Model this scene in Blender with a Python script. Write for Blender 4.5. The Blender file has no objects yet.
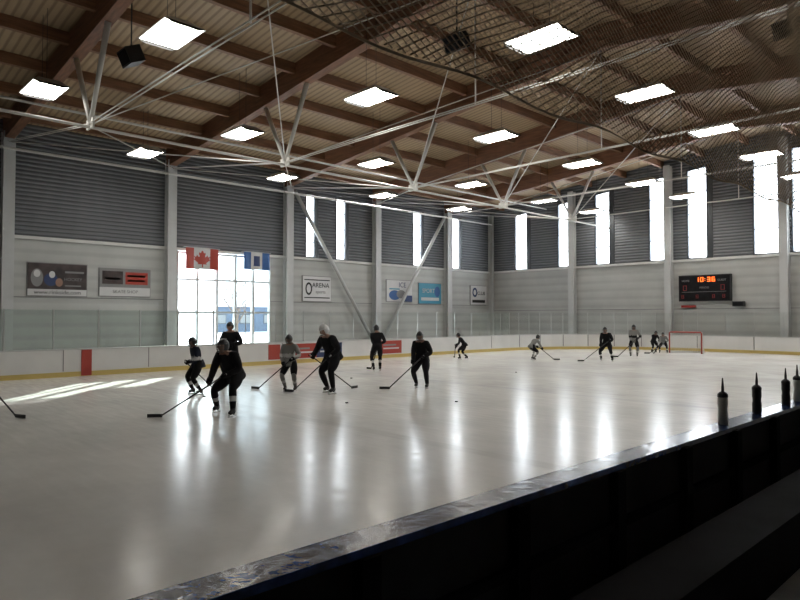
import bpy, bmesh, math, random
from mathutils import Vector, Matrix
random.seed(4)
S=bpy.context.scene
try:
    S.view_settings.view_transform='Standard'; S.view_settings.look='None'
except Exception: pass
V=Vector
# ---------------------------------------------------------------- materials
def mat(name,col,rough=.6,metal=0,var=0,vscale=3,bump=0,bscale=20,emit=0,spec=.5,stretch=None):
    m=bpy.data.materials.new(name); m.use_nodes=True
    n=m.node_tree.nodes; L=m.node_tree.links; b=n['Principled BSDF']
    b.inputs['Base Color'].default_value=(*col,1); b.inputs['Roughness'].default_value=rough
    b.inputs['Metallic'].default_value=metal; b.inputs['Specular IOR Level'].default_value=spec
    tc=n.new('ShaderNodeTexCoord'); mp=n.new('ShaderNodeMapping'); L.new(tc.outputs['Object'],mp.inputs[0])
    if stretch: mp.inputs['Scale'].default_value=stretch
    no=n.new('ShaderNodeTexNoise'); no.inputs['Scale'].default_value=vscale; no.inputs['Detail'].default_value=4
    L.new(mp.outputs[0],no.inputs[0]); r=n.new('ShaderNodeValToRGB')
    v=max(var,.03)
    r.color_ramp.elements[0].position=.3; r.color_ramp.elements[1].position=.7
    r.color_ramp.elements[0].color=(*[max(0,c*(1-v)) for c in col],1)
    r.color_ramp.elements[1].color=(*[min(1,c*(1+v)) for c in col],1)
    L.new(no.outputs[0],r.inputs[0]); L.new(r.outputs[0],b.inputs['Base Color'])
    if bump:
        n2=n.new('ShaderNodeTexNoise'); n2.inputs['Scale'].default_value=bscale; L.new(mp.outputs[0],n2.inputs[0])
        bp=n.new('ShaderNodeBump'); bp.inputs['Strength'].default_value=bump; bp.inputs['Distance'].default_value=.02
        L.new(n2.outputs[0],bp.inputs['Height']); L.new(bp.outputs[0],b.inputs['Normal'])
    if emit:
        b.inputs['Emission Color'].default_value=(*col,1); b.inputs['Emission Strength'].default_value=emit
    return m
def ribbed(name,c1,c2,axis,scale,rough=.5,noise=0,bump=.6,mulf=.5):
    m=mat(name,c1,rough); n=m.node_tree.nodes; L=m.node_tree.links; b=n['Principled BSDF']
    tc=n.new('ShaderNodeTexCoord'); w=n.new('ShaderNodeTexWave'); w.bands_direction=axis; w.inputs['Scale'].default_value=scale
    w.inputs['Distortion'].default_value=noise
    L.new(tc.outputs['Object'],w.inputs[0]); r=n.new('ShaderNodeValToRGB')
    r.color_ramp.elements[0].color=(*c2,1); r.color_ramp.elements[1].color=(*c1,1); r.color_ramp.elements[0].position=.05;r.color_ramp.elements[1].position=.5
    L.new(w.outputs['Fac'],r.inputs[0]); 
    no=n.new('ShaderNodeTexNoise'); no.inputs['Scale'].default_value=.6; no.inputs['Detail'].default_value=6
    L.new(tc.outputs['Object'],no.inputs[0])
    mx=n.new('ShaderNodeMix'); mx.data_type='RGBA'; mx.blend_type='MULTIPLY'; mx.inputs[0].default_value=mulf
    L.new(r.outputs[0],mx.inputs[6]); L.new(no.outputs[0],mx.inputs[7]); L.new(mx.outputs[2],b.inputs['Base Color'])
    bp=n.new('ShaderNodeBump'); bp.inputs['Strength'].default_value=bump; bp.inputs['Distance'].default_value=.05
    L.new(w.outputs['Fac'],bp.inputs['Height']); L.new(bp.outputs[0],b.inputs['Normal'])
    return m
def glassmat(name,tint,gl):
    m=bpy.data.materials.new(name); m.use_nodes=True; n=m.node_tree.nodes; L=m.node_tree.links; n.clear()
    o=n.new('ShaderNodeOutputMaterial'); t=n.new('ShaderNodeBsdfTransparent'); t.inputs[0].default_value=(*tint,1)
    g=n.new('ShaderNodeBsdfGlossy'); g.inputs['Roughness'].default_value=.03; g.inputs[0].default_value=(.9,1,.97,1)
    x=n.new('ShaderNodeMixShader'); f=n.new('ShaderNodeFresnel'); f.inputs[0].default_value=1.3
    mm=n.new('ShaderNodeMath'); mm.operation='MULTIPLY'; mm.inputs[1].default_value=gl
    L.new(f.outputs[0],mm.inputs[0]); L.new(mm.outputs[0],x.inputs[0]); L.new(t.outputs[0],x.inputs[1]); L.new(g.outputs[0],x.inputs[2]); L.new(x.outputs[0],o.inputs[0])
    return m
def frosted(name,c):
    m=bpy.data.materials.new(name); m.use_nodes=True; n=m.node_tree.nodes; L=m.node_tree.links; n.clear()
    o=n.new('ShaderNodeOutputMaterial'); t=n.new('ShaderNodeBsdfTranslucent'); t.inputs[0].default_value=(*c,1)
    L.new(t.outputs[0],o.inputs[0]); return m
M={}
M['white']=mat('painted_steel_white',(.50,.51,.51),.45)
M['rod']=mat('galvanised_rod',(.58,.57,.54),.5)
M['wall_lo']=ribbed('wall_panel_light',(.53,.54,.52),(.475,.48,.465),'Z',.55,.6,bump=.15,mulf=.35)
M['wall_up']=ribbed('corrugated_gray',(.195,.207,.225),(.085,.091,.10),'Z',1.6,.5,mulf=.35,bump=.8)
M['trim']=mat('trim_grey',(.62,.62,.60),.5)
M['conc']=mat('concrete_floor',(.30,.30,.29),.7,var=.2,bump=.2)
M['deck']=ribbed('wood_deck',(.47,.335,.20),(.28,.19,.11),'Y',1.1,.7,noise=.4,bump=.3,mulf=.4)
M['glulam']=mat('glulam_beam',(.185,.083,.042),.6,var=.3,vscale=2,stretch=(.6,6,6))
M['purlin']=mat('timber_purlin',(.20,.097,.05),.6,var=.3,vscale=2,stretch=(6,.6,6))
M['frame']=mat('window_frame',(.045,.05,.055),.4)
M['frosted']=frosted('window_pane_frosted',(.9,.93,.96))
M['glass']=glassmat('clear_glass',(.95,.98,.97),.6)
M['rglass']=glassmat('rink_glass',(.87,.91,.895),.75)
M['rglass2']=glassmat('rink_glass_clear',(.97,.98,.975),.4)
M['board']=mat('dasher_board_white',(.66,.66,.65),.35,var=.06,vscale=1)
M['yellow']=mat('kick_plate_yellow',(.55,.42,.14),.4)
M['cap_b']=mat('cap_blue',(.012,.030,.10),.2,var=.5,vscale=8,bump=.25,bscale=12)
M['dark']=mat('bench_black',(.005,.005,.006),.8,var=.4,spec=.05)
M['dark2']=mat('bench_panel',(.012,.012,.014),.7,var=.3,spec=.12)
M['black']=mat('black_plastic',(.012,.012,.013),.45)
M['cagek']=mat('cage_wire',(.05,.05,.05),.4)
M['redp']=mat('red_paint',(.36,.045,.03),.4)
M['blue']=mat('blue_print',(.03,.10,.28),.5)
M['navyp']=mat('navy_print',(.02,.04,.12),.5)
M['teal']=mat('teal_print',(.05,.25,.36),.5)
M['vinyl']=mat('banner_white',(.58,.58,.58),.5)
M['dkprint']=mat('banner_dark',(.05,.035,.035),.5,var=.7,vscale=1.5)
M['grey']=mat('grey_print',(.22,.22,.22),.5)
M['orange']=mat('led_orange',(1,.22,.03),.5,emit=1.6)
M['redled']=mat('led_red',(.25,.01,.005),.5,emit=.04)
M['lamp']=mat('lamp_diffuser',(1,.96,.89),.5,emit=24)
M['alu']=mat('aluminium',(.45,.46,.46),.35,metal=.7)
M['net']=mat('netting_cord',(.36,.28,.19),.8)
M['netw']=mat('goal_net',(.6,.6,.58),.8)
M['blk']=mat('cloth_black',(.008,.008,.010),.85,spec=.2)
M['nvy']=mat('cloth_navy',(.012,.015,.028),.85,spec=.2)
M['gry']=mat('cloth_grey',(.20,.20,.19),.85)
M['wht']=mat('cloth_white',(.50,.50,.50),.8)
M['skin']=mat('skin',(.30,.17,.12),.5)  # skin tone darkened, the shadow on the faces is put into the colour
M['hwht']=mat('helmet_white',(.55,.55,.55),.3)
M['hblk']=mat('helmet_black',(.01,.01,.012),.3)
M['steel']=mat('steel',(.5,.5,.5),.25,metal=1)
M['snow']=mat('snow',(.8,.82,.85),.8,bump=.2,bscale=2)
M['bark']=mat('bark',(.12,.09,.07),.9)
M['ext']=mat('exterior_cladding',(.10,.13,.18),.7,var=.2)
M['bgrey']=mat('bottle_grey',(.62,.62,.58),.35)
# ice
def icemat():
    m=bpy.data.materials.new('rink_ice'); m.use_nodes=True; n=m.node_tree.nodes; L=m.node_tree.links; b=n['Principled BSDF']
    tc=n.new('ShaderNodeTexCoord')
    no=n.new('ShaderNodeTexNoise'); no.inputs['Scale'].default_value=.35; no.inputs['Detail'].default_value=8; no.inputs['Roughness'].default_value=.65
    L.new(tc.outputs['Object'],no.inputs[0]); r=n.new('ShaderNodeValToRGB')
    r.color_ramp.elements[0].position=.35; r.color_ramp.elements[1].position=.68
    r.color_ramp.elements[0].color=(.60,.595,.57,1); r.color_ramp.elements[1].color=(.76,.75,.715,1)
    L.new(no.outputs[0],r.inputs[0])
    mp=n.new('ShaderNodeMapping'); mp.inputs['Rotation'].default_value=(0,0,.5); mp.inputs['Scale'].default_value=(1.0,7,1)
    L.new(tc.outputs['Object'],mp.inputs[0]); n2=n.new('ShaderNodeTexNoise'); n2.inputs['Scale'].default_value=1.2; n2.inputs['Detail'].default_value=6
    L.new(mp.outputs[0],n2.inputs[0])
    mp3=n.new('ShaderNodeMapping'); mp3.inputs['Rotation'].default_value=(0,0,-1.0); mp3.inputs['Scale'].default_value=(1.0,9,1)
    L.new(tc.outputs['Object'],mp3.inputs[0]); n3=n.new('ShaderNodeTexNoise'); n3.inputs['Scale'].default_value=1.0; n3.inputs['Detail'].default_value=6
    L.new(mp3.outputs[0],n3.inputs[0])
    ad=n.new('ShaderNodeMath'); ad.operation='ADD'; L.new(n2.outputs[0],ad.inputs[0]); L.new(n3.outputs[0],ad.inputs[1])
    mr=n.new('ShaderNodeMapRange'); mr.inputs[1].default_value=.7; mr.inputs[2].default_value=1.3; mr.inputs[3].default_value=.14; mr.inputs[4].default_value=.26
    L.new(ad.outputs[0],mr.inputs[0]); L.new(mr.outputs[0],b.inputs['Roughness'])
    sp=n.new('ShaderNodeSeparateXYZ'); L.new(tc.outputs['Object'],sp.inputs[0])
    last=r.outputs[0]
    for y,w,c in ((7.8,.15,(.35,.30,.30,1)),(15.4,.15,(.33,.36,.42,1)),(37.2,.05,(.45,.22,.2,1))):
        s=n.new('ShaderNodeMath'); s.operation='SUBTRACT'; s.inputs[1].default_value=y; L.new(sp.outputs[1],s.inputs[0])
        a=n.new('ShaderNodeMath'); a.operation='ABSOLUTE'; L.new(s.outputs[0],a.inputs[0])
        l=n.new('ShaderNodeMath'); l.operation='LESS_THAN'; l.inputs[1].default_value=w; L.new(a.outputs[0],l.inputs[0])
        k=n.new('ShaderNodeMath'); k.operation='MULTIPLY'; k.inputs[1].default_value=.16; L.new(l.outputs[0],k.inputs[0])
        mx=n.new('ShaderNodeMix'); mx.data_type='RGBA'; L.new(k.outputs[0],mx.inputs[0]); L.new(last,mx.inputs[6]); mx.inputs[7].default_value=c; last=mx.outputs[2]
    L.new(last,b.inputs['Base Color'])
    bp=n.new('ShaderNodeBump'); bp.inputs['Strength'].default_value=.06; bp.inputs['Distance'].default_value=.01
    L.new(ad.outputs[0],bp.inputs['Height']); L.new(bp.outputs[0],b.inputs['Normal'])
    b.inputs['Specular IOR Level'].default_value=.42; b.inputs['IOR'].default_value=1.31
    return m
M['ice']=icemat()
# ---------------------------------------------------------------- mesh builder
class MB:
    def __init__(s): s.v=[];s.f=[];s.m=[];s.s=[];s.names=[]
    def mi(s,k):
        if k not in s.names: s.names.append(k)
        return s.names.index(k)
    def add(s,vs,fs,k,smooth=False):
        o=len(s.v); s.v+= [V(p) for p in vs]; i=s.mi(k)
        for f in fs: s.f.append([a+o for a in f]); s.m.append(i); s.s.append(smooth)
    def box(s,a,b,k,R=None,c=None):
        x0,y0,z0=a;x1,y1,z1=b
        p=[V(q) for q in((x0,y0,z0),(x1,y0,z0),(x1,y1,z0),(x0,y1,z0),(x0,y0,z1),(x1,y0,z1),(x1,y1,z1),(x0,y1,z1))]
        if R: p=[R@q for q in p]
        if c: p=[q+V(c) for q in p]
        s.add(p,[(3,2,1,0),(4,5,6,7),(0,1,5,4),(1,2,6,5),(2,3,7,6),(3,0,4,7)],k)
    def prism(s,quad,d,k):
        q=[V(p) for p in quad]; n=len(q); d=V(d)
        s.add(q+[p+d for p in q],[list(range(n))[::-1],[i+n for i in range(n)]]+[(i,(i+1)%n,(i+1)%n+n,i+n) for i in range(n)],k)
    def tube(s,pts,r,k,n=8,smooth=True):
        pts=[V(p) for p in pts]; N=len(pts)
        if not isinstance(r,(list,tuple)): r=[r]*N
        vs=[];fs=[];prev=None
        for i,p in enumerate(pts):
            t=(pts[min(i+1,N-1)]-pts[max(i-1,0)]); t=t.normalized() if t.length>1e-9 else V((0,0,1))
            if prev is None:
                u=V((0,0,1)) if abs(t.z)<.9 else V((1,0,0))
            else: u=prev
            a=(u-t*u.dot(t)).normalized(); prev=a; b=t.cross(a)
            for j in range(n):
                w=2*math.pi*j/n; vs.append(p+(a*math.cos(w)+b*math.sin(w))*r[i])
        for i in range(N-1):
            for j in range(n): fs.append((i*n+j,i*n+(j+1)%n,(i+1)*n+(j+1)%n,(i+1)*n+j))
        fs.append(list(range(n))[::-1]); fs.append([(N-1)*n+j for j in range(n)])
        s.add(vs,fs,k,smooth)
    def ell(s,c,r,k,R=None,nu=14,nv=9,fn=None,keep=None):
        c=V(c); vs=[];fs=[]
        for i in range(nv+1):
            th=math.pi*i/nv
            for j in range(nu):
                ph=2*math.pi*j/nu
                d=V((math.sin(th)*math.cos(ph),math.sin(th)*math.sin(ph),math.cos(th)))
                p=V((d.x*r[0],d.y*r[1],d.z*r[2]))
                if fn: p=fn(d,p)
                vs.append(p)
        for i in range(nv):
            for j in range(nu):
                f=(i*nu+j,(i+1)*nu+j,(i+1)*nu+(j+1)%nu,i*nu+(j+1)%nu)
                if keep and not keep(sum((vs[a] for a in f),V((0,0,0)))/4): continue
                fs.append(f)
        if R: vs=[R@p for p in vs]
        s.add([p+c for p in vs],fs,k,True)
    def lathe(s,c,prof,k,n=18):
        vs=[];fs=[];N=len(prof)
        for r,z in prof:
            for j in range(n): vs.append(V(c)+V((r*math.cos(2*math.pi*j/n),r*math.sin(2*math.pi*j/n),z)))
        for i in range(N-1):
            for j in range(n): fs.append((i*n+j,i*n+(j+1)%n,(i+1)*n+(j+1)%n,(i+1)*n+j))
        fs.append(list(range(n))[::-1]); fs.append([(N-1)*n+j for j in range(n)])
        s.add(vs,fs,k,True)
    def obj(s,name,parent=None,loc=None,rotz=None):
        me=bpy.data.meshes.new(name); me.from_pydata([tuple(p) for p in s.v],[],s.f)
        for k in s.names: me.materials.append(M[k])
        me.polygons.foreach_set('material_index',s.m); me.polygons.foreach_set('use_smooth',s.s); me.update()
        o=bpy.data.objects.new(name,me); S.collection.objects.link(o)
        if parent: o.parent=parent
        if loc: o.location=loc
        if rotz is not None: o.rotation_euler=(0,0,rotz)
        return o
def empty(name,loc=(0,0,0)):
    o=bpy.data.objects.new(name,None); o.location=loc; S.collection.objects.link(o); return o
def text(body,size,k,mtx,parent,name='lettering'):
    c=bpy.data.curves.new(name,'FONT'); c.body=body; c.size=size; c.extrude=.004; c.align_x='CENTER'; c.align_y='CENTER'
    o=bpy.data.objects.new(name,c); S.collection.objects.link(o); dg=bpy.context.evaluated_depsgraph_get()
    me=bpy.data.meshes.new_from_object(o.evaluated_get(dg)); bpy.data.objects.remove(o)
    o=bpy.data.objects.new(name,me); S.collection.objects.link(o); me.materials.clear(); me.materials.append(M[k]); o.matrix_world=mtx; o.parent=parent
    return o
# ---------------------------------------------------------------- dimensions (metres)
XL,XR,YF,YB=-33.0,9.0,42.0,-16.0
XN=-2.56   # ice face of the near (bench side) boards
RID=-12.0
def zr(x): return 11.0+.1*((x-XL) if x<RID else (2*RID-x-XL))
LED=5.8
COLY=[-7.6,-.3,7.07,14.6,22.0,29.2,36.5]
COLX=[-25.2,-18.05,-11.3,-4.2,2.8]
# floor + ice + ground
b=MB(); b.box((XL,YB,-.2),(XR,YF,-.02),'conc'); b.box((-2.2,YB,-.02),(XR,YF,0),'conc'); b.box((XL,YB,-.02),(-24.4,YF,0),'conc'); b.box((-24.4,40.6,-.02),(-2.2,YF,0),'conc'); b.obj('floor')
def ring(off=0,y0=YB+.2):
    p=[(-24.3-off,y0),]
    y=y0
    while y<32: y+=1.5; p.append((-24.3-off,min(y,32)))
    for i in range(1,17):
        a=math.pi-i*math.pi/32; p.append((-15.8+(8.5+off)*math.cos(a),32+(8.5+off)*math.sin(a)))
    for x in (-14.2,-12.6,XN-8.5): p.append((x,40.5+off))
    for i in range(1,17):
        a=math.pi/2-i*math.pi/32; p.append((XN-8.5+(8.5+off)*math.cos(a),32+(8.5+off)*math.sin(a)))
    return p
b=MB(); pts=ring(.02)+[(XN+.02,YB+.2)]
b.add([(x,y,0) for x,y in pts],[list(range(len(pts)))[::-1]],'ice'); b.obj('ice_rink')
b=MB(); b.box((-160,-100,-.6),(XL-.31,160,-.1),'snow'); b.box((XL-.31,YF+.31,-.6),(120,160,-.1),'snow'); b.obj('ground')
def sweep(b,o0,o1,z0,z1,k,y0=YB+.2,sl=None):
    A=ring(o0,y0); B=ring(o1,y0)
    if sl: A=A[sl[0]:sl[1]];B=B[sl[0]:sl[1]]
    N=len(A); vs=[];fs=[]
    for (ax,ay),(bx,by) in zip(A,B): vs+=[(ax,ay,z0),(bx,by,z0),(bx,by,z1),(ax,ay,z1)]
    for i in range(N-1):
        for j in range(4): fs.append((i*4+j,(i+1)*4+j,(i+1)*4+(j+1)%4,i*4+(j+1)%4))
    fs+=[(0,1,2,3),((N-1)*4+3,(N-1)*4+2,(N-1)*4+1,(N-1)*4)]
    b.add(vs,fs,k)
b=MB(); sweep(b,0,.12,.0,.94,'board'); sweep(b,-.015,.0,.0,.17,'yellow'); sweep(b,-.03,.15,.94,.98,'white')
b.box((-24.3,7.6,.02),(-24.27,7.95,.94),'redp')
for y0,y1,k in ((15.3,15.9,'redp'),(15.9,16.6,'vinyl'),(16.7,17.9,'redp'),(17.9,19.4,'navyp'),(21.9,23.4,'redp')):
    b.box((-24.3,y0,.22),(-24.28,y1,.88),k)
for y0,y1 in ((15.95,16.5),(16.9,17.7),(18.1,19.2),(22.1,23.2)):
    b.box((-24.28,y0,.45),(-24.275,y1,.52),'vinyl'); b.box((-24.28,y0,.62),(-24.275,y1-.2,.7),'grey')
for y in range(-14,32,3):
    b.box((-24.3,y,.2),(-24.29,y+.03,.94),'grey')
b.box((-24.3,13.0,.0),(-24.28,13.12,.94),'black')
for i,(x,y) in enumerate(ring(-.005)):
    if i>33 and i%2==0: b.box((x-.02,y-.02,.2),(x+.02,y+.02,.94),'grey')
b.obj('dasher_boards')
b=MB(); 
P=ring(.056); nsp=max(i for i,(x,y) in enumerate(P) if x<-24.2 and y<14)
sweep(b,.05,.062,.982,2.35,'rglass',sl=(0,nsp+1)); sweep(b,.05,.062,.982,2.35,'rglass2',sl=(nsp,len(P)-1))
for i,(x,y) in enumerate(P[:-1]):
    w=.025 if i<=nsp else .012
    b.box((x-w,y-w,.982),(x+w,y+w,2.37),'alu')
b.obj('rink_glass')
# near bench boards
b=MB(); y0,y1=YB+.2,31.9
b.box((XN,y0,0),(XN+.12,y1,.94),'board')
b.box((XN+.12,y0,0),(XN+.14,y1,.94),'dark2')
b.box((XN-.03,y0,.94),(XN+.19,y1,.985),'cap_b')
y=y0+.3
while y<y1:
    b.box((XN+.14,y,0),(XN+.22,y+.12,.94),'dark'); y+=1.25
b.box((XN+.14,y0,.50),(XN+.19,y1,.56),'dark'); b.box((XN+.14,y0,0),(XN+.18,y1,.15),'dark')
b.box((XN-.015,y0,0),(XN,y1,.17),'yellow')
b.obj('players_bench_boards')
b=MB(); b.box((-2.02,-8,.42),(-1.58,16,.47),'dark'); b.box((-1.62,-8,.0),(-1.59,16,.42),'dark')
y=-7.9
while y<16: b.box((-1.98,y,0),(-1.62,y+.06,.42),'dark'); y+=1.5
b.box((-2.02,-8,.32),(-1.99,16,.42),'dark')
b.obj('players_bench')
# ---------------------------------------------------------------- walls
LW=[(23.4,24.4),(25.8,26.9),(32.9,34.1),(37.2,38.4)]
DY0,DY1=15.1,20.9
b=MB()
def lw(y0,y1,z0,z1,k): b.box((XL-.3,y0,z0),(XL,y1,z1),k)
lw(YB,DY0,0,LED,'wall_lo'); lw(DY1,YF,0,LED,'wall_lo')
ys=YB
for a,c in LW: lw(ys,a,LED,11.2,'wall_up'); lw(a,c,9.9,11.2,'wall_up'); ys=c
lw(ys,YF,LED,11.2,'wall_up'); b.obj('wall_left')
FW=[(-30.55,-29.3),(-26.6,-25.55),(-23.5,-22.3),(-19.5,-18.35),(-16.96,-15.65),(-13.05,-11.6),(-11.0,-9.5),(-7.5,-6.2),(-2.5,-1.2),(1,2.2)]
def wt(x): return 10.3+.1*(x+30) if x<RID else 10.3+.1*(2*RID-x+30)
b=MB()
b.box((XL-.3,YF,0),(XR+.3,YF+.3,LED),'wall_lo')
def fw(x0,x1,za,k='wall_up'):
    xs=[x0]+([RID] if x0<RID<x1 else [])+[x1]
    for p,q in zip(xs,xs[1:]):
        b.prism([(p,YF,za(p)),(q,YF,za(q)),(q,YF,zr(q)+.25),(p,YF,zr(p)+.25)],(0,.3,0),k)
xs=XL-.3
for a,c in FW: fw(xs,a,lambda x:LED); fw(a,c,wt); xs=c
fw(xs,XR+.3,lambda x:LED); b.obj('wall_far')
b=MB(); b.box((XR,YB,0),(XR+.3,YF,11.2),'wall_lo'); b.obj('wall_right')
b=MB(); b.box((XL-.3,YB-.3,0),(XR+.3,YB,LED),'wall_lo'); 
for p,q in ((XL-.3,RID),(RID,XR+.3)): b.prism([(p,YB-.3,LED),(q,YB-.3,LED),(q,YB-.3,zr(q)+.25),(p,YB-.3,zr(p)+.25)],(0,.3,0),'wall_up')
b.obj('wall_back')
b=MB(); b.box((XL,YB,LED-.12),(XL+.12,YF,LED+.02),'trim'); b.obj('trim_1')
b=MB(); b.box((XL+.12,YF-.12,LED-.12),(XR,YF,LED+.02),'trim'); b.obj('trim_2')
b=MB(); b.box((XL,YB,3.0),(XL+.03,DY0,3.04),'grey'); b.box((XL,DY1,3.0),(XL+.03,YF,3.04),'grey'); b.box((XL,YF-.03,2.6),(XR,YF,2.64),'grey'); b.obj('trim_3')
# windows
wn=0
def window_y(a,c):
    global wn; wn+=1
    b=MB(); z0,z1=LED+.02,9.9; X0,X1=XL-.2,XL+.03
    t=.09
    b.box((X0,a,z0),(X1,a+t,z1),'frame'); b.box((X0,c-.28,z0),(X1,c,z1),'frame'); b.box((X0,a+t,z0),(X1,c-.28,z0+t),'frame'); b.box((X0,a+t,z1-t),(X1,c-.28,z1),'frame')
    for k in (1,2,3):
        z=z0+(z1-z0)*k/4; b.box((X0+.08,a+t,z-.02),(X1-.08,c-.28,z+.02),'frame')
    b.box((XL-.12,a+t,z0+t),(XL-.10,c-.28,z1-t),'frosted'); b.obj('window_%d'%wn)
def window_x(a,c):
    global wn; wn+=1
    b=MB(); z0=LED+.02; Y0,Y1=YF-.03,YF+.2; t=.08
    zt=lambda x:wt(x)
    b.box((a,Y0,z0),(a+t,Y1,zt(a)),'frame'); b.box((c-t,Y0,z0),(c,Y1,min(zt(c),zt(a))+0.0),'frame'); b.box((a+t,Y0,z0),(c-t,Y1,z0+t),'frame')
    b.box((c,YF-.04,z0),(c+.32,YF-.002,zt(c)),'frame'); 
    b.prism([(a,Y0,zt(a)-t),(c,Y0,zt(c)-t),(c,Y0,zt(c)),(a,Y0,zt(a))],(0,.23,0),'frame')
    for k in (1,2,3):
        z=z0+(zt(a)-z0)*k/4; b.box((a+t,Y0+.08,z-.02),(c-t,Y1-.08,z+.02),'frame')
    b.prism([(a+t,YF+.1,z0+t),(c-t,YF+.1,z0+t),(c-t,YF+.1,zt(c)-t),(a+t,YF+.1,zt(a)-t)],(0,.02,0),'frosted'); b.obj('window_%d'%wn)
for a,c in LW: window_y(a,c)
for a,c in FW: window_x(a,c)
b=MB()
n=5
for i in range(n+1):
    y=DY0+(DY1-DY0)*i/n; a_=max(DY0+.001,y-.06); c_=min(DY1-.001,y+.06); b.box((XL-.2,a_,0),(XL+.02,c_,LED-.13),'white')
for z in (0.0,2.3,4.1,5.55): b.box((XL-.18,DY0+.001,z),(XL,DY1-.001,z+.1),'white')
sp=DY0+(DY1-DY0)*2/n
b.box((XL-.1,DY0+.001,.1),(XL-.09,sp,5.55),'frosted'); b.box((XL-.1,sp,.1),(XL-.09,DY1-.001,5.55),'glass')  # frosted part is added to hold back sun, clear part sets the streak's width
for i in (1,3):
    y=DY0+(DY1-DY0)*i/n; b.tube([(XL+.08,y+.15,.9),(XL+.08,y+.15,1.3)],.015,'steel'); 
    for z in (.95,1.25): b.tube([(XL+.01,y+.05,z),(XL+.08,y+.15,z)],.01,'steel',5)
b.obj('door_1')
# columns
for y in COLY+[41.8]:
    b=MB(); w=.24; x0=XL+.03
    if y>41: w=.12
    b.box((x0,y-w,0),(x0+.05,y+w,zr(XL)-.6),'white'); b.box((x0+.05,y-.03,0),(x0+.38,y+.03,zr(XL)-.6),'white'); b.box((x0+.38,y-w,0),(x0+.43,y+w,zr(XL)-.6),'white'); 
    b.box((x0-.02,y-w-.05,0),(x0+.5,y+w+.05,.03),'white')
    b.obj('steel_column')
for x in COLX:
    b=MB(); w=.22; y1=YF-.05; h=zr(x)-.45
    b.box((x-w,y1-.05,0),(x+w,y1,h),'white'); b.box((x-.03,y1-.38,0),(x+.03,y1-.05,h),'white'); b.box((x-w,y1-.43,0),(x+w,y1-.38,h),'white'); b.obj('steel_column')
b=MB(); b.tube([(XL+.35,22.4,9.8),(XL+.35,28.85,.4)],.12,'white'); b.obj('diagonal_brace')
b=MB(); b.tube([(XL+.35,36.1,9.8),(XL+.35,29.6,.4)],.12,'white'); b.obj('diagonal_brace')
# ---------------------------------------------------------------- roof
b=MB()
for p,q in ((XL-.3,RID),(RID,XR+.3)):
    b.prism([(p,YB-.3,zr(p)),(q,YB-.3,zr(q)),(q,YB-.3,zr(q)+.3),(p,YB-.3,zr(p)+.3)],(0,YF-YB+.6,0),'deck')
b.obj('ceiling')
for y in COLY:
    b=MB(); w=.19
    for p,q in ((XL+.02,RID),(RID,XR-.02)):
        b.prism([(p,y-w,zr(p)-.95),(q,y-w,zr(q)-.95),(q,y-w,zr(q)-.001),(p,y-w,zr(p)-.001)],(0,2*w,0),'glulam')
    b.box((RID-.5,y-w-.02,zr(RID)-.95),(RID+.5,y+w+.02,zr(RID)-.3),'glulam')
    b.obj('glulam_roof_beam')
b=MB(); x=-31.6
while x<XR:
    b.box((x-.09,YB,zr(x)-.42),(x+.09,YF-.02,zr(x)-.005),'purlin'); x+=2.62
b.obj('roof_purlins')
for y in COLY:
    b=MB(); zb=8.4; xa,xb=-22,-2
    for xs_ in (xa,xb):
        for dx in (-1.5,1.5):
            b.tube([(xs_,y,zb),(xs_+dx,y,zr(xs_+dx)-.96)],[.07,.10],'rod')
        b.box((xs_-.3,y-.03,zb-.14),(xs_+.3,y+.03,zb+.18),'rod')
    for dy in (-.07,.07):
        b.tube([(XL+.5,y+dy,9.95),(xa,y+dy,zb),(xb,y+dy,zb),(XR-.1,y+dy,9.95)],.02,'rod',6)
    b.tube([(RID,y,zb),(RID,y,zr(RID)-.96)],.025,'rod',6)
    b.obj('tie_rod_truss')
b=MB()
for xs_ in (-22,-2): b.tube([(xs_,YB,8.3),(xs_,YF-.5,8.3)],.05,'rod')
b.tube([(XL+.6,YB,9.6),(XL+.6,YF-.5,9.6)],.06,'rod')
b.tube([(-27.5,YB,10.35),(-27.5,YF-.1,10.35)],.05,'rod')
for i in range(2,len(COLY)-1):
    b.tube([(-22,COLY[i],8.35),(XL+.6,COLY[i+1],9.9)],.024,'rod',6)
    b.tube([(-22,COLY[i+1],8.35),(XL+.6,COLY[i],9.9)],.024,'rod',6)
    b.tube([(-22,COLY[i],8.4),(-12,COLY[i+1],zr(-12)-.95)],.022,'rod',6)
    b.tube([(-12,COLY[i],zr(-12)-.95),(-22,COLY[i+1],8.4)],.022,'rod',6)
b.obj('roof_bracing_pipes')
# lamps
def lamp(x,y,z=9.45):
    b=MB(); a,c=.78,.5
    vs=[(x-a-.05,y-c-.05,z),(x+a+.05,y-c-.05,z),(x+a+.05,y+c+.05,z),(x-a-.05,y+c+.05,z),(x-a*.7,y-c*.6,z+.22),(x+a*.7,y-c*.6,z+.22),(x+a*.7,y+c*.6,z+.22),(x-a*.7,y+c*.6,z+.22)]
    b.add(vs,[(0,1,5,4),(1,2,6,5),(2,3,7,6),(3,0,4,7),(4,5,6,7),(3,2,1,0)],'alu')
    b.add([(x-a,y-c,z-.01),(x+a,y-c,z-.01),(x+a,y+c,z-.01),(x-a,y+c,z-.01)],[(3,2,1,0)],'lamp')
    for sx in (-1,1):
        b.prism([(x+sx*(a+.05),y-c-.05,z),(x+sx*(a+.05),y+c+.05,z),(x+sx*(a+.05),y+c*.7,z-.07),(x+sx*(a+.05),y-c*.7,z-.07)],(sx*.015,0,0),'black')
    for k in range(1,6):
        yy=y-c+2*c*k/6; b.box((x-a,yy-.008,z-.035),(x+a,yy+.008,z-.012),'alu')
    for dx in (-.25,.25): b.tube([(x+dx,y,z+.2),(x+dx,y,zr(x+dx))],.008,'black',5)
    b.obj('ceiling_light')
for y in (11.5,18.8,26,33): lamp(-28.5,y)
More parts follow.
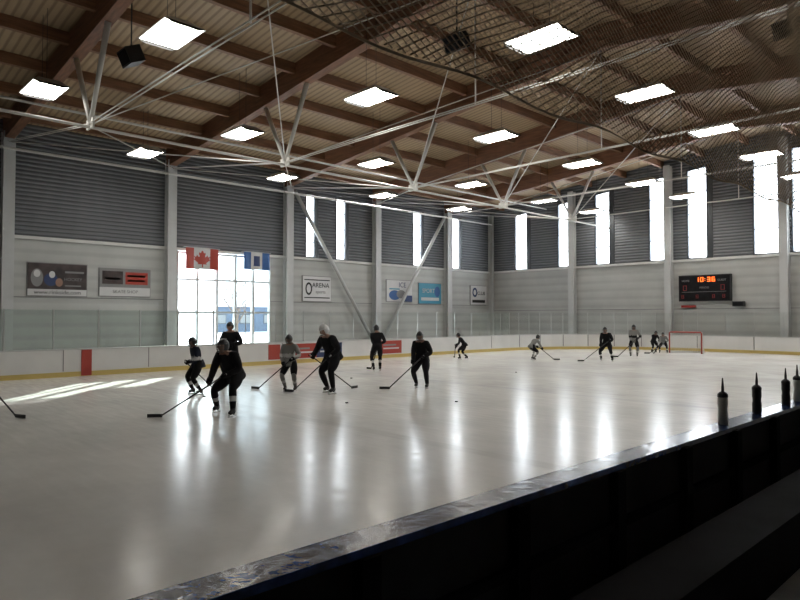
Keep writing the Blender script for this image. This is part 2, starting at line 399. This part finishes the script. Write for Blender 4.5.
for y in (5.9,13.1,20.3,27.4,34.5,40.6): lamp(-22.8,y)
for y in (7.1,14,20.8,27.5,33.9,39.5): lamp(-16,y)
for y in (14.3,20.3,26.3,31.9,38): lamp(-9.5,y)
for y in (9.3,15,21,27,33): lamp(-4.2,y,9.3)
for x,y in ((-20.4,7.75),(-13.6,15.6),(-5.5,21)):
    b=MB(); R=Matrix.Rotation(math.radians(25),3,'X'); z=zr(x)-1.9
    b.box((-.35,-.25,-.25),(.35,.25,.25),'black',R,(x,y,z)); b.box((-.3,-.27,-.2),(.3,-.25,.2),'dark2',R,(x,y,z)); b.tube([(x,y,z+.2),(x,y,zr(x)-.005)],.025,'black'); b.obj('loudspeaker')
# protective netting over the bench
b=MB(); X=-2.44; y0,y1,z0,z1=.6,12.5,3.55,8.0; sl=.55; step=.095
def sag(y,z): 
    return z-.05*math.sin(y*2.1)**2*(1-(z-z0)/(z1-z0)), X+.03*math.sin(y*3+z*2)
for sgn in (1,-1):
    k=y0-(z1-z0)/sl
    while k<y1:
        pts=[]
        ta=max(k,y0); tb=min(k+(z1-z0)/sl,y1)
        if tb-ta>.05:
            N=max(2,int((tb-ta)/.4)+1)
            for i in range(N):
                t=ta+(tb-ta)*i/(N-1); z=z0+(t-k)*sl; y=t if sgn>0 else y0+y1-t
                zz,xx=sag(y,z); pts.append((xx,y,zz))
            b.tube(pts,.005,'net',3,False)
        k+=step
for i in range(3):
    b.tube([(X+.008*i,y0+(y1-y0)*j/60,z0-.05*math.sin((y0+(y1-y0)*j/60)*2.1)**2-.01*i) for j in range(61)],.004,'net',5)
b.tube([(X,y0-.2,z1),(X,y1+.2,z1)],.01,'rod',5)
for y in (.8,4.7,8.6,12.4): b.tube([(X,y,z1),(X,y,zr(X)-.01)],.008,'rod',5)
b.obj('protective_netting')
# ---------------------------------------------------------------- signs
def mleft(y,z,x=XL+.09):
    return Matrix(((0,0,1,x),(1,0,0,y),(0,1,0,z),(0,0,0,1)))
def banner(y0,y1,z0,z1,base,parts,txts,blobs=(),name='advertising_banner'):
    e=empty(name,(XL,(y0+y1)/2,(z0+z1)/2))
    b=MB(); b.box((XL+.04,y0,z0),(XL+.07,y1,z1),base)
    for (a,c,d,f,k) in parts: b.box((XL+.07,y0+(y1-y0)*a,z0+(z1-z0)*d),(XL+.078,y0+(y1-y0)*c,z0+(z1-z0)*f),k)
    for n_,(u,v,ru,rv,k) in enumerate(blobs):
        b.add([(XL+.080+.001*n_,y0+(y1-y0)*u+ru*math.cos(q*math.pi/10),z0+(z1-z0)*v+rv*math.sin(q*math.pi/10)) for q in range(20)],[list(range(20))],k)
    b.box((XL+.005,y0-.04,z0-.04),(XL+.04,y1+.04,z1+.04),'grey')
    o=b.obj('panel'); o.parent=e; o.matrix_parent_inverse=e.matrix_basis.inverted()
    for (t,s,u,v,k) in txts:
        q=text(t,s,k,mleft(y0+(y1-y0)*u,z0+(z1-z0)*v),None); q.parent=e; q.matrix_parent_inverse=e.matrix_basis.inverted()
banner(7.95,10.5,3.1,4.6,'dkprint',[(0,1,0,.2,'vinyl'),(.62,.95,.72,.78,'grey'),(.62,.9,.3,.34,'grey')],[('www.rinkside.com',.27,.5,.10,'black'),('HOCKEY',.2,.76,.52,'grey')],
  [(.15,.55,.26,.42,'grey'),(.15,.68,.14,.17,'vinyl'),(.38,.5,.3,.3,'navyp'),(.40,.66,.13,.16,'vinyl'),(.52,.42,.16,.2,'skin')])
banner(11.1,13.6,3.15,4.5,'grey',[(.0,1,.0,.32,'vinyl'),(.05,.45,.44,.92,'dkprint'),(.5,.95,.44,.9,'redp'),(.54,.9,.55,.62,'black'),(.1,.4,.6,.68,'vinyl'),(.54,.9,.72,.8,'vinyl')],[('SKATE SHOP',.22,.5,.16,'grey')])
banner(23.2,25.4,3.1,4.66,'vinyl',[(.05,.95,.12,.16,'black'),(.05,.95,.84,.88,'black')],[('ARENA',.42,.62,.64,'black'),('sports',.3,.62,.38,'grey')],[(.2,.5,.26,.4,'black'),(.2,.5,.16,.27,'vinyl')])
banner(30.3,32.8,3.2,4.7,'vinyl',[(.6,1,.0,.3,'navyp'),(.1,.5,.56,.62,'teal')],[('ICE',.5,.6,.78,'navyp')],[(.3,.3,.55,.35,'blue'),(.55,.35,.45,.3,'grey')])
banner(33.5,35.9,3.1,4.6,'teal',[(.1,.9,.15,.3,'vinyl')],[('SPORT',.45,.42,.62,'wht')],[(.82,.6,.3,.4,'blue')])
banner(39.4,41.4,3.1,4.6,'vinyl',[(.1,.9,.1,.25,'black')],[('CLUB',.4,.65,.6,'black')],[(.25,.65,.3,.38,'navyp'),(.25,.65,.17,.22,'vinyl')])
LEAF=[(0,.5),(.1,.32),(.2,.38),(.17,.08),(.32,.2),(.36,.12),(.5,.13),(.44,.0),(.5,-.06),(.24,-.25),(.27,-.34),(.03,-.3),(.03,-.5)]
LEAF=LEAF+[(-x,y) for x,y in LEAF[::-1][:-1]]
def inpoly(x,y,P):
    r=False
    for (a,b_),(c,d) in zip(P,P[1:]+P[:1]):
        if (b_>y)!=(d>y) and x<(c-a)*(y-b_)/(d-b_)+a: r=not r
    return r
def flag(y0,y1,z0,z1,kind):
    b=MB(); N=60; Hh=34
    def P(i,j):
        u=i/N; v=j/Hh; return (XL+.35+.04*math.sin(u*14+v)*(1.2-v),y0+(y1-y0)*u,z0+(z1-z0)*v)
    for i in range(N):
        for j in range(Hh):
            u=(i+.5)/N; v=(j+.5)/Hh; x=(u-.5)*(y1-y0); z=(v-.5)*(z1-z0)
            if kind=='ca':
                k='redp' if (u<.25 or u>.75) else 'wht'
                if inpoly(x/.95,z/.95,LEAF): k='redp'
            else:
                k='blue' if abs(u-.5)>.22 else 'wht'
                if .22<v<.78 and abs(u-.5)<.11: k='navyp'
            b.add([P(i,j),P(i+1,j),P(i+1,j+1),P(i,j+1)],[(0,1,2,3)],k,True)
    b.tube([(XL+.35,y0-.1,z1+.02),(XL+.35,y1+.1,z1+.02)],.02,'alu'); 
    for y in (y0,y1): b.tube([(XL+.01,y,z1+.02),(XL+.35,y,z1+.02)],.015,'alu')
    b.obj('canadian_flag' if kind=='ca' else 'provincial_flag')
flag(15.4,17.3,4.7,5.85,'ca'); flag(18.9,20.6,4.85,5.85,'bc')
# scoreboard
e=empty('scoreboard',(-15.8,YF,3.9)); b=MB(); y=YF-.3
b.box((-17.4,y,3.1),(-14.25,YF-.002,4.76),'black'); b.box((-17.35,y-.012,3.15),(-14.3,y,4.7),'dark2')
SEG={'0':'abcdef','1':'bc','2':'abged','3':'abgcd','6':'afgedc','8':'abcdefg'}
def digit(ch,x,z,w,h,k,t=.05):
    s={'a':((0,h),(w,h)),'b':((w,h),(w,h/2)),'c':((w,h/2),(w,0)),'d':((0,0),(w,0)),'e':((0,0),(0,h/2)),'f':((0,h/2),(0,h)),'g':((0,h/2),(w,h/2))}
    for q in SEG[ch]:
        (x0,z0),(x1,z1)=s[q]; b.box((x+min(x0,x1)-t/2,y-.03,z+min(z0,z1)-t/2),(x+max(x0,x1)+t/2,y-.012,z+max(z0,z1)+t/2),k)
for ch,x in (('1',-16.3),('0',-16.02),('3',-15.6),('6',-15.32)): digit(ch,x,4.34,.15,.25,'orange',.04)
for z in (4.38,4.5): b.box((-15.77,y-.03,z),(-15.73,y-.012,z+.04),'orange')
for x in (-17.1,-14.8): digit('0',x,3.8,.2,.3,'redled',.03)
for x in (-17.2,-16.3,-15.3,-14.7): digit('8',x,3.3,.12,.2,'redled',.02)
b.box((-17.2,y-.02,3.68),(-14.5,y-.012,3.70),'grey')
o=b.obj('scoreboard_panel'); o.parent=e; o.matrix_parent_inverse=e.matrix_basis.inverted()
for t,x,z in (('HOME',-16.95,4.4),('GUEST',-14.75,4.4),('PERIOD',-15.8,3.95)):
    m=Matrix(((1,0,0,x),(0,0,-1,y-.02),(0,1,0,z),(0,0,0,1))); q=text(t,.17,'grey',m,None); q.parent=e; q.matrix_parent_inverse=e.matrix_basis.inverted()
b=MB(); b.box((-14.15,YF-.35,2.75),(-13.5,YF-.05,3.05),'black'); b.box((-14.1,YF-.37,2.8),(-13.55,YF-.35,3.0),'dark2'); b.obj('shot_clock')
b=MB(); b.box((-17.3,YF-.2,2.7),(-16.4,YF-.05,2.85),'redp'); b.box((-17.25,YF-.21,2.73),(-16.45,YF-.2,2.82),'redled'); b.obj('exit_sign')
# goal
b=MB(); gx,gy=-15.35,37.6; w=.915; hh=1.22; r=.032
b.tube([(gx-w,gy,0),(gx-w,gy,hh-.05),(gx-w+.05,gy,hh),(gx+w-.05,gy,hh),(gx+w,gy,hh-.05),(gx+w,gy,0)],r*1.3,'redp',10)
b.tube([(gx-w,gy,.03)]+[(gx+w*math.cos(a)*1.0,gy+1.05*math.sin(a)**.6 if math.sin(a)>0 else gy,.03) for a in [math.pi*(1-i/14) for i in range(1,14)]]+[(gx+w,gy,.03)],.025,'wht',8)
b.tube([(gx-w,gy,hh)]+[(gx+w*math.cos(a),gy+.5*max(0,math.sin(a))**.6,hh) for a in [math.pi*(1-i/14) for i in range(1,14)]]+[(gx+w,gy,hh)],.02,'wht',8)
for i in range(0,29):
    a=math.pi*(1-i/28); s_=max(0,math.sin(a))**.6
    b.tube([(gx+w*math.cos(a),gy+.5*s_,hh),(gx+w*math.cos(a),gy+(.5+.4*.9)*s_,.5),(gx+w*math.cos(a),gy+1.05*s_,.03)],.005,'netw',3)
for j in range(1,11):
    z=hh*j/11; d=1.05-.55*z/hh
    b.tube([(gx+w*math.cos(a),gy+d*max(0,math.sin(a))**.6,z) for a in [math.pi*(1-i/14) for i in range(0,15)]],.005,'netw',3)
b.obj('hockey_goal')
def bottle(y,h,body,cap,x=XN+.06):
    b=MB(); r=.05; z=.9855
    b.lathe((x,y,z),[(r*.9,0),(r,.01),(r,h*.35),(r*.9,h*.4),(r*.9,h*.5),(r,h*.55),(r,h*.78),(r*.85,h*.84),(r*.6,h*.86)],body)
    b.lathe((x,y,z+h*.78),[(r*1.03,0),(r*1.03,.03),(r*.7,.05),(r*.3,.06),(r*.28,.10),(r*.2,.14),(r*.12,.2)],cap); b.obj('water_bottle')
bottle(7.05,.36,'bgrey','black'); bottle(8.1,.35,'black','black'); bottle(9.2,.34,'black','black'); bottle(9.7,.36,'bgrey','black')
for x,y in ((-12.2,9.9),(-10.5,12),(-17.0,14.0),(-14.5,20),(-13.9,12.7),(-15.8,8.0)):
    b=MB(); b.lathe((x,y,0),[(.036,0),(.038,.003),(.038,.022),(.036,.025)],'black'); b.obj('hockey_puck')
def tree(x,y,h):
    b=MB()
    def br(p,d,l,r,n):
        q=p+d*l; b.tube([p,(p+q)/2+V((random.uniform(-.05,.05)*l,random.uniform(-.05,.05)*l,0)),q],[r,r*.8,r*.6],'bark',6)
        if n:
            for _ in range(3):
                nd=(d+V((random.uniform(-.8,.8),random.uniform(-.8,.8),random.uniform(-.1,.5)))).normalized(); br(p+d*l*random.uniform(.6,1),nd,l*.65,r*.55,n-1)
    br(V((x,y,-.15)),V((0,0,1)),h*.4,h*.022,4); b.obj('bare_tree')
tree(-58,29,7); tree(-66,37,8); tree(-60,34,6)
# low building across the yard
b=MB(); b.box((-92,34,-.1),(-84,74,3.6),'ext'); b.prism([(-83.6,33.6,3.6),(-92.4,33.6,3.6),(-88,33.6,5.2)],(0,40.8,0),'snow')
for y in range(36,73,4):
    b.box((-84.0,y,1.1),(-83.95,y+1.8,2.5),'frame'); b.box((-83.96,y+.1,1.2),(-83.93,y+1.7,2.4),'grey')
b.obj('neighbouring_building')
# ---------------------------------------------------------------- people
def ik(a,t,l1,l2,pole):
    d=t-a; D=d.length; mx=(l1+l2)*.995
    if D>mx: d=d*(mx/D); D=mx; t=a+d
    n=d.normalized(); k=(l1*l1-l2*l2+D*D)/(2*D); hgt=math.sqrt(max(0,l1*l1-k*k))
    p=(pole-n*pole.dot(n)).normalized()
    return a+n*k+p*hgt,t
def segd(p,a,b_):
    ab=b_-a; t=max(0,min(1,(p-a).dot(ab)/max(ab.length_squared,1e-9))); return (p-(a+ab*t)).length
def hand(b,c,ax,arm,s,k):
    """hockey glove at c, closed round axis ax, forearm comes along arm"""
    ax=ax.normalized(); u=(-arm-ax*(-arm).dot(ax)); u=u.normalized() if u.length>1e-3 else V((0,1,0)); w=ax.cross(u)
    R=Matrix((ax,w,u)).transposed()
    b.ell(c+u*.045*s,(.055*s,.05*s,.035*s),k,R,10,7)
    b.tube([c+u*.05*s,c-arm*.10*s],[.05*s,.062*s],k,9)
    for i,(off,rr) in enumerate(((-.038,.95),(-.013,1.08),(.012,1.0),(.036,.85))):
        pts=[]
        for q in range(7):
            a=math.radians(20+q*38*rr); pts.append(c+ax*off*s+(u*math.cos(a)+w*math.sin(a))*.036*s)
        b.tube(pts,[.0135*s,.0135*s,.013*s,.0125*s,.012*s,.011*s,.008*s],k,6)
    pts=[c+ax*(-.045)*s+(u*math.cos(math.radians(a))+w*math.sin(math.radians(a)))*.038*s-ax*.012*s*j for j,a in enumerate((20,-30,-75,-120))]
    b.tube(pts,[.018*s,.017*s,.014*s,.010*s],k,6)
def figure(name,x,y,theta,h,tips=(),lean=15,pel=.88,feet=((-.16,0),(.16,0)),back=.0,cols=None,helmet='hblk',cage=True,headpitch=10,headyaw=0,bulk=1.0,hands=None,stickcol='black'):
    c=dict(j='blk',j2=None,p='blk',s='blk',st='wht',g='blk',b='hblk'); c.update(cols or {})
    s=h/1.75; th=math.radians(theta); Rz=Matrix.Rotation(th,3,'Z'); inv=Rz.inverted()
    P=V((0,-back,pel))*s; L=math.radians(lean); up=V((0,math.sin(L),math.cos(L)))
    sp=P+up*.2*s; up2=V((0,math.sin(L*1.25),math.cos(L*1.25))); ch=sp+up2*.2*s; nb=ch+up2*.13*s
    shL=ch+up2*.055*s+V((-.19,0,0))*s; shR=ch+up2*.055*s+V((.19,0,0))*s
    hl=V((0,math.sin(L*.6+.1),math.cos(L*.6+.1))); nk=nb+hl*.06*s; hc=nb+hl*.155*s+V((0,.02*s,0))
    hipL=P+V((-.105,0,-.03))*s; hipR=P+V((.105,0,-.03))*s
    A=[]
    for (fx,fy),hp in zip(feet,(hipL,hipR)):
        t=V((fx*s,fy*s,.13*s)); side=-1 if fx<0 else 1
        kn,an=ik(hp,t,.43*s,.42*s,V((side*.25,1,.1))); A.append((kn,an))
    loc=[inv@(V((tx,ty,0))-V((x,y,0))) for tx,ty in tips]
    mid=(shL+shR)/2; sticks=[]; HT=[None,None]
    if len(loc)==1:
        B=V((loc[0].x,loc[0].y,.04)); sg=1 if B.x<0 else -1
        T=mid+V((sg*.14,.27,-.36))*s; d=(B-T).normalized(); sticks.append((T-d*.06*s,B,d))
        low=T+d*.36*s
        HT=[low,T] if sg>0 else [T,low]
    elif len(loc)==2:
        for i,l in enumerate(loc):
            B=V((l.x,l.y,.04)); sg=-1 if i==0 else 1; T=mid+V((sg*.28,.22,-.42))*s; d=(B-T).normalized(); sticks.append((T-d*.1*s,B,d)); HT[i]=T
    if hands:
        for i in (0,1):
            if hands[i]: HT[i]=mid+V(hands[i])*s
    arms=[]
    for i,sh in enumerate((shL,shR)):
        side=-1 if i==0 else 1
        t=HT[i] if HT[i] is not None else sh+V((side*.12,.10,-.50))*s
        el,wr=ik(sh,t,.29*s,.33*s,V((side*.8,-.5,-.5))); fa=(wr-el).normalized()
        arms.append((sh,el,wr-fa*.075*s,wr,fa))
    vv=[];ee=[];rr=[]
    def add(p,r,par=None):
        vv.append(p); rr.append((r[0]*s*bulk,r[1]*s*bulk) if isinstance(r,tuple) else (r*s*bulk,)*2)
        if par is not None: ee.append((par,len(vv)-1))
        return len(vv)-1
    root=add(P,(.15,.12)); a1=add(sp,(.155,.125),root); a2=add(ch,(.17,.13),a1); a3=add(nb,(.085,.08),a2); a4=add(nk,(.055,.055),a3)
    lab=[(P,sp,'j'),(sp,ch,'j'),(ch,nb,'j'),(nb,nk,'n')]
    for (sh,el,wr,_,fa) in arms:
        i=add(sh,.092,a2); i2=add((sh+el)/2,.082,i); i=add(el,.066,i2); i=add(el.lerp(wr,.5),.06,i); i=add(wr,.046,i)
        lab+=[(sh,el,'j'),(el,wr,'j')]
    for hp,(kn,an) in zip((hipL,hipR),A):
        i=add(hp,.115,root); i=add(hp.lerp(kn,.5),.118,i); i=add(hp.lerp(kn,.86),.088,i); i=add(hp.lerp(kn,1),.07,i); i=add(kn.lerp(an,.3),.072,i); i=add(kn.lerp(an,.75),.055,i); i=add(an,.048,i)
        fd=an+V((0,.13,-.055))*s; 
        j=add(an+V((0,.05,-.03))*s,.045,i); j=add(fd,(.04,.032),j)
        lab+=[(hp,hp.lerp(kn,.88),'p'),(hp.lerp(kn,.98),kn.lerp(an,.35),'s'),(kn.lerp(an,.42),kn.lerp(an,.58),'st'),(kn.lerp(an,.65),kn.lerp(an,.85),'s'),(kn.lerp(an,.98),an,'b'),(an,fd,'b')]
    me=bpy.data.meshes.new('tmp'); me.from_pydata([tuple(p) for p in vv],ee,[]); o=bpy.data.objects.new('tmp',me); S.collection.objects.link(o)
    o.modifiers.new('k','SKIN'); 
    for i,sv in enumerate(me.skin_vertices[0].data): sv.radius=rr[i]; sv.use_root=(i==0)
    m2=o.modifiers.new('s','SUBSURF'); m2.levels=2; m2.render_levels=2
    dg=bpy.context.evaluated_depsgraph_get(); dg.update(); em=bpy.data.meshes.new_from_object(o.evaluated_get(dg))
    b=MB(); vs=[q.co.copy() for q in em.vertices]
    groups={}
    for f in em.polygons:
        best=min(lab,key=lambda l:segd(f.center,l[0],l[1]))[2]
        k='skin' if best=='n' else c[best]
        if best=='j' and c['j2'] and abs(f.center.z-sp.z)<.05*s: k=c['j2']
        groups.setdefault(k,[]).append(list(f.vertices))
    b.v+=vs
    for k,fs in groups.items():
        i=b.mi(k)
        for f in fs: b.f.append(f); b.m.append(i); b.s.append(True)
    bpy.data.objects.remove(o)
    b.tube([P-up*.10*s,P+up*.02*s,P+up*.12*s],[.185*s*bulk,.175*s*bulk,.155*s*bulk],c['j'],16)
    for kn,an in A:
        b.ell(an+V((0,-.01,-.01))*s,(.045*s,.06*s,.07*s),c['b'],None,10,7)
        z=an.z
        b.box((an.x-.012*s,an.y-.07*s,z-.10*s),(an.x+.012*s,an.y-.03*s,z-.05*s),'hwht'); b.box((an.x-.012*s,an.y+.09*s,z-.10*s),(an.x+.012*s,an.y+.13*s,z-.06*s),'hwht')
        b.prism([(an.x-.003,an.y-.11*s,z-.13*s),(an.x-.003,an.y+.15*s,z-.13*s),(an.x-.003,an.y+.18*s,z-.105*s),(an.x-.003,an.y-.11*s,z-.10*s)],(.006,0,0),'steel')
    stickd=sticks[0][2] if sticks else None
    for i,(sh,el,w0,wr,fa) in enumerate(arms):
        ax=None
        if len(sticks)==2: ax=sticks[i][2]
        elif sticks and not(hands and hands[i]): ax=stickd
        if ax is None: ax=V((0,1,0)).cross(fa) if abs(fa.y)<.9 else V((1,0,0))
        hand(b,wr,ax,fa,s*1.1,c['g'])
    Rh=Matrix.Rotation(math.radians(headyaw),3,'Z')@Matrix.Rotation(math.radians(-headpitch),3,'X')
    hs=s*1.05
    def hf(d,p):
        q=p.copy()
        if d.z<-.2: q.x*=1-.25*min(1,-d.z-.2); q.y*=1-.08*(-d.z)
        if d.y>.85 and abs(d.x)<.25 and -.35<d.z<.05: q.y+=.022*hs
        if d.y>.7 and .0<d.z<.25 and .2<abs(d.x)<.5: q.y-=.008*hs
        return q
    b.ell(hc,(.076*hs,.095*hs,.115*hs),'skin',Rh,20,16,hf)
    for sx in(-1,1):
        b.ell(hc+Rh@(V((sx*.03,.083,.008))*hs),(.012*hs,.008*hs,.008*hs),'wht',Rh,8,5); b.ell(hc+Rh@(V((sx*.03,.09,.008))*hs),(.005*hs,.004*hs,.006*hs),'black',Rh,6,4)
        b.ell(hc+Rh@(V((sx*.078,-.005,-.005))*hs),(.010*hs,.02*hs,.03*hs),'skin',Rh,8,6)
    b.ell(hc+Rh@(V((0,.086,-.052))*hs),(.024*hs,.008*hs,.007*hs),'redp',Rh,8,5)
    b.ell(hc+Rh@(V((0,-.008,.005))*hs),(.098*hs,.120*hs,.134*hs),helmet,Rh,20,14,None,keep=lambda p:(p.z>.04*hs or (p.y<.035*hs and p.z>-.085*hs)))
    b.tube([hc+Rh@(V((math.sin(a)*.098,-.008+math.cos(a)*.12,.045))*hs) for a in [math.radians(q) for q in range(-100,101,20)]],.009*hs,helmet,6)
    for yy in (-.04,.02): b.tube([hc+Rh@(V((0,yy-.04,.135-abs(yy)*.1))*hs),hc+Rh@(V((0,yy+.03,.137))*hs)],.008*hs,helmet,5)
    if cage:
        for z in (.03,0,-.03,-.06,-.09,-.115):
            rr_=.112-(.0 if z>-.05 else (-.05-z)*.4)
            b.tube([hc+Rh@(V((math.sin(a)*rr_*.86,.01+math.cos(a)*rr_*1.05,z))*hs) for a in [math.radians(q) for q in range(-80,81,20)]],.0045*hs,'cagek',4)
        for q in (-60,-30,0,30,60):
            a=math.radians(q); b.tube([hc+Rh@(V((math.sin(a)*(.112-(.0 if z>-.05 else (-.05-z)*.4))*.86,.01+math.cos(a)*(.112-(.0 if z>-.05 else (-.05-z)*.4))*1.05,z))*hs) for z in (.045,-.03,-.08,-.115)],.0045*hs,'cagek',4)
    mz=min(p.z for p in b.v)
    for p in b.v: p.z-=mz
    ob=b.obj(name,None,(x,y,0.0),th)
    for T,B,d in sticks:
        q=MB(); T=T.copy(); T.z-=mz
        dd=V((B.x-T.x,B.y-T.y,0)).normalized()
        q.tube([T,T+d*.1],.019,'wht',8); q.tube([T+d*.1,B-d*.03],.0165,stickcol,8)
        q.tube([B-d*.1,B+V((0,0,-.0))],.018,'black',6)
        n_=V((-dd.y,dd.x,0)); pts=[]
        for i in range(7):
            t=i/6; cc=B-dd*.02+dd*.3*t+n_*.04*t*t; pts.append(cc)
        vs=[];fs=[]
        for cc in pts:
            for sx,zz in ((-.006,.004),(.006,.004),(.006,.075),(-.006,.075)): vs.append(V((cc.x,cc.y,zz))+n_*sx)
        for i in range(6):
            for j in range(4): fs.append((i*4+j,(i+1)*4+j,(i+1)*4+(j+1)%4,i*4+(j+1)%4))
        fs+=[(0,1,2,3),(27,26,25,24)]
        q.add(vs,fs,'black'); q.obj('hockey_stick',None,(x,y,0),th)
    return ob
figure('hockey_player',-16.4,8.12,170,1.62,[(-17.0,8.9)],lean=12,pel=.87,feet=((-.18,-.02),(.17,.1)),cols=dict(j='nvy',j2='wht',st='wht'),bulk=1.1)
figure('hockey_coach',-19.0,10.55,215,1.97,[],lean=4,pel=.90,cols=dict(st='blk'),bulk=1.16,cage=False,hands=((-.10,.2,-.28),(.1,.22,-.30)))
figure('hockey_player',-12.55,6.95,205,1.90,[(-13.15,5.7)],lean=30,pel=.79,feet=((-.26,.26),(.40,-.12)),back=.14,cols=dict(j='blk',st='wht'),headpitch=0,bulk=1.15,headyaw=-20)
figure('hockey_player',-15.25,10.33,215,1.66,[(-16.3,9.95)],lean=8,pel=.88,cols=dict(j='gry',j2='wht',p='blk',s='gry',st='wht'),bulk=1.05)
figure('hockey_coach',-14.1,10.87,185,2.02,[(-15.0,10.25),(-14.55,12.0)],lean=24,pel=.89,feet=((-.2,.1),(.2,-.08)),back=.1,cols=dict(st='blk',b='hblk'),helmet='hwht',cage=False,headpitch=30,bulk=1.16,headyaw=-20)
figure('hockey_player',-18.6,16.6,60,1.84,[(-19.4,17.0)],lean=8,pel=.89,feet=((-.12,.0),(.14,.12)),cols=dict(st='wht'))
figure('hockey_player',-13.2,13.55,205,1.78,[(-13.7,12.7)],lean=16,pel=.86,feet=((-.18,.05),(.18,-.05)),back=.05,cols=dict(st='blk'),bulk=1.14)
figure('hockey_player',-20.9,24.4,120,1.48,[(-21.9,24.9)],lean=30,pel=.82,feet=((-.2,.15),(.2,-.2)),back=.1)
figure('hockey_player',-18.1,26.4,-20,1.52,[(-17.4,27.1)],lean=38,pel=.76,feet=((-.25,.1),(.25,-.15)),back=.15,cols=dict(j='gry',p='blk',s='gry'))
figure('hockey_player',-15.2,28.2,190,1.78,[(-15.9,27.3)],lean=20,pel=.83,feet=((-.3,.1),(.3,-.1)),back=.05,bulk=1.08)
figure('hockey_player',-15.76,32.1,205,1.78,[(-16.3,31.4)],lean=12,pel=.87,cols=dict(j='gry',j2='blk',p='blk',s='gry'))
figure('hockey_player',-16.9,36.9,240,1.42,[(-16.5,36.1)],lean=25,pel=.84,back=.05)
figure('hockey_player',-16.1,36.4,200,1.42,[(-16.6,35.7)],lean=30,pel=.80,feet=((-.25,.05),(.25,-.05)),back=.1,cols=dict(j='gry'))
figure('hockey_player',-16.95,2.75,-60,1.75,[(-15.25,3.5)],lean=25,pel=.85,back=.08)
# ---------------------------------------------------------------- light
W=bpy.data.worlds.new('sky'); S.world=W; W.use_nodes=True; bg=W.node_tree.nodes['Background']; bg.inputs[0].default_value=(.76,.88,1,1); bg.inputs[1].default_value=4
sd=bpy.data.lights.new('sun','SUN'); sd.energy=45; sd.angle=.009; sd.color=(1,.97,.93)
so=bpy.data.objects.new('sun',sd); S.collection.objects.link(so); so.location=(-60,60,40); so.rotation_euler=V((1,-.95,-.372)).to_track_quat('-Z','Y').to_euler()
# ---------------------------------------------------------------- camera
cd=bpy.data.cameras.new('camera'); cd.sensor_width=36; cd.lens=28.8; cd.clip_end=500
co=bpy.data.objects.new('camera',cd); S.collection.objects.link(co); co.location=(0,0,2.1); co.rotation_euler=(math.radians(91.52),0,math.radians(46.2)); S.camera=co
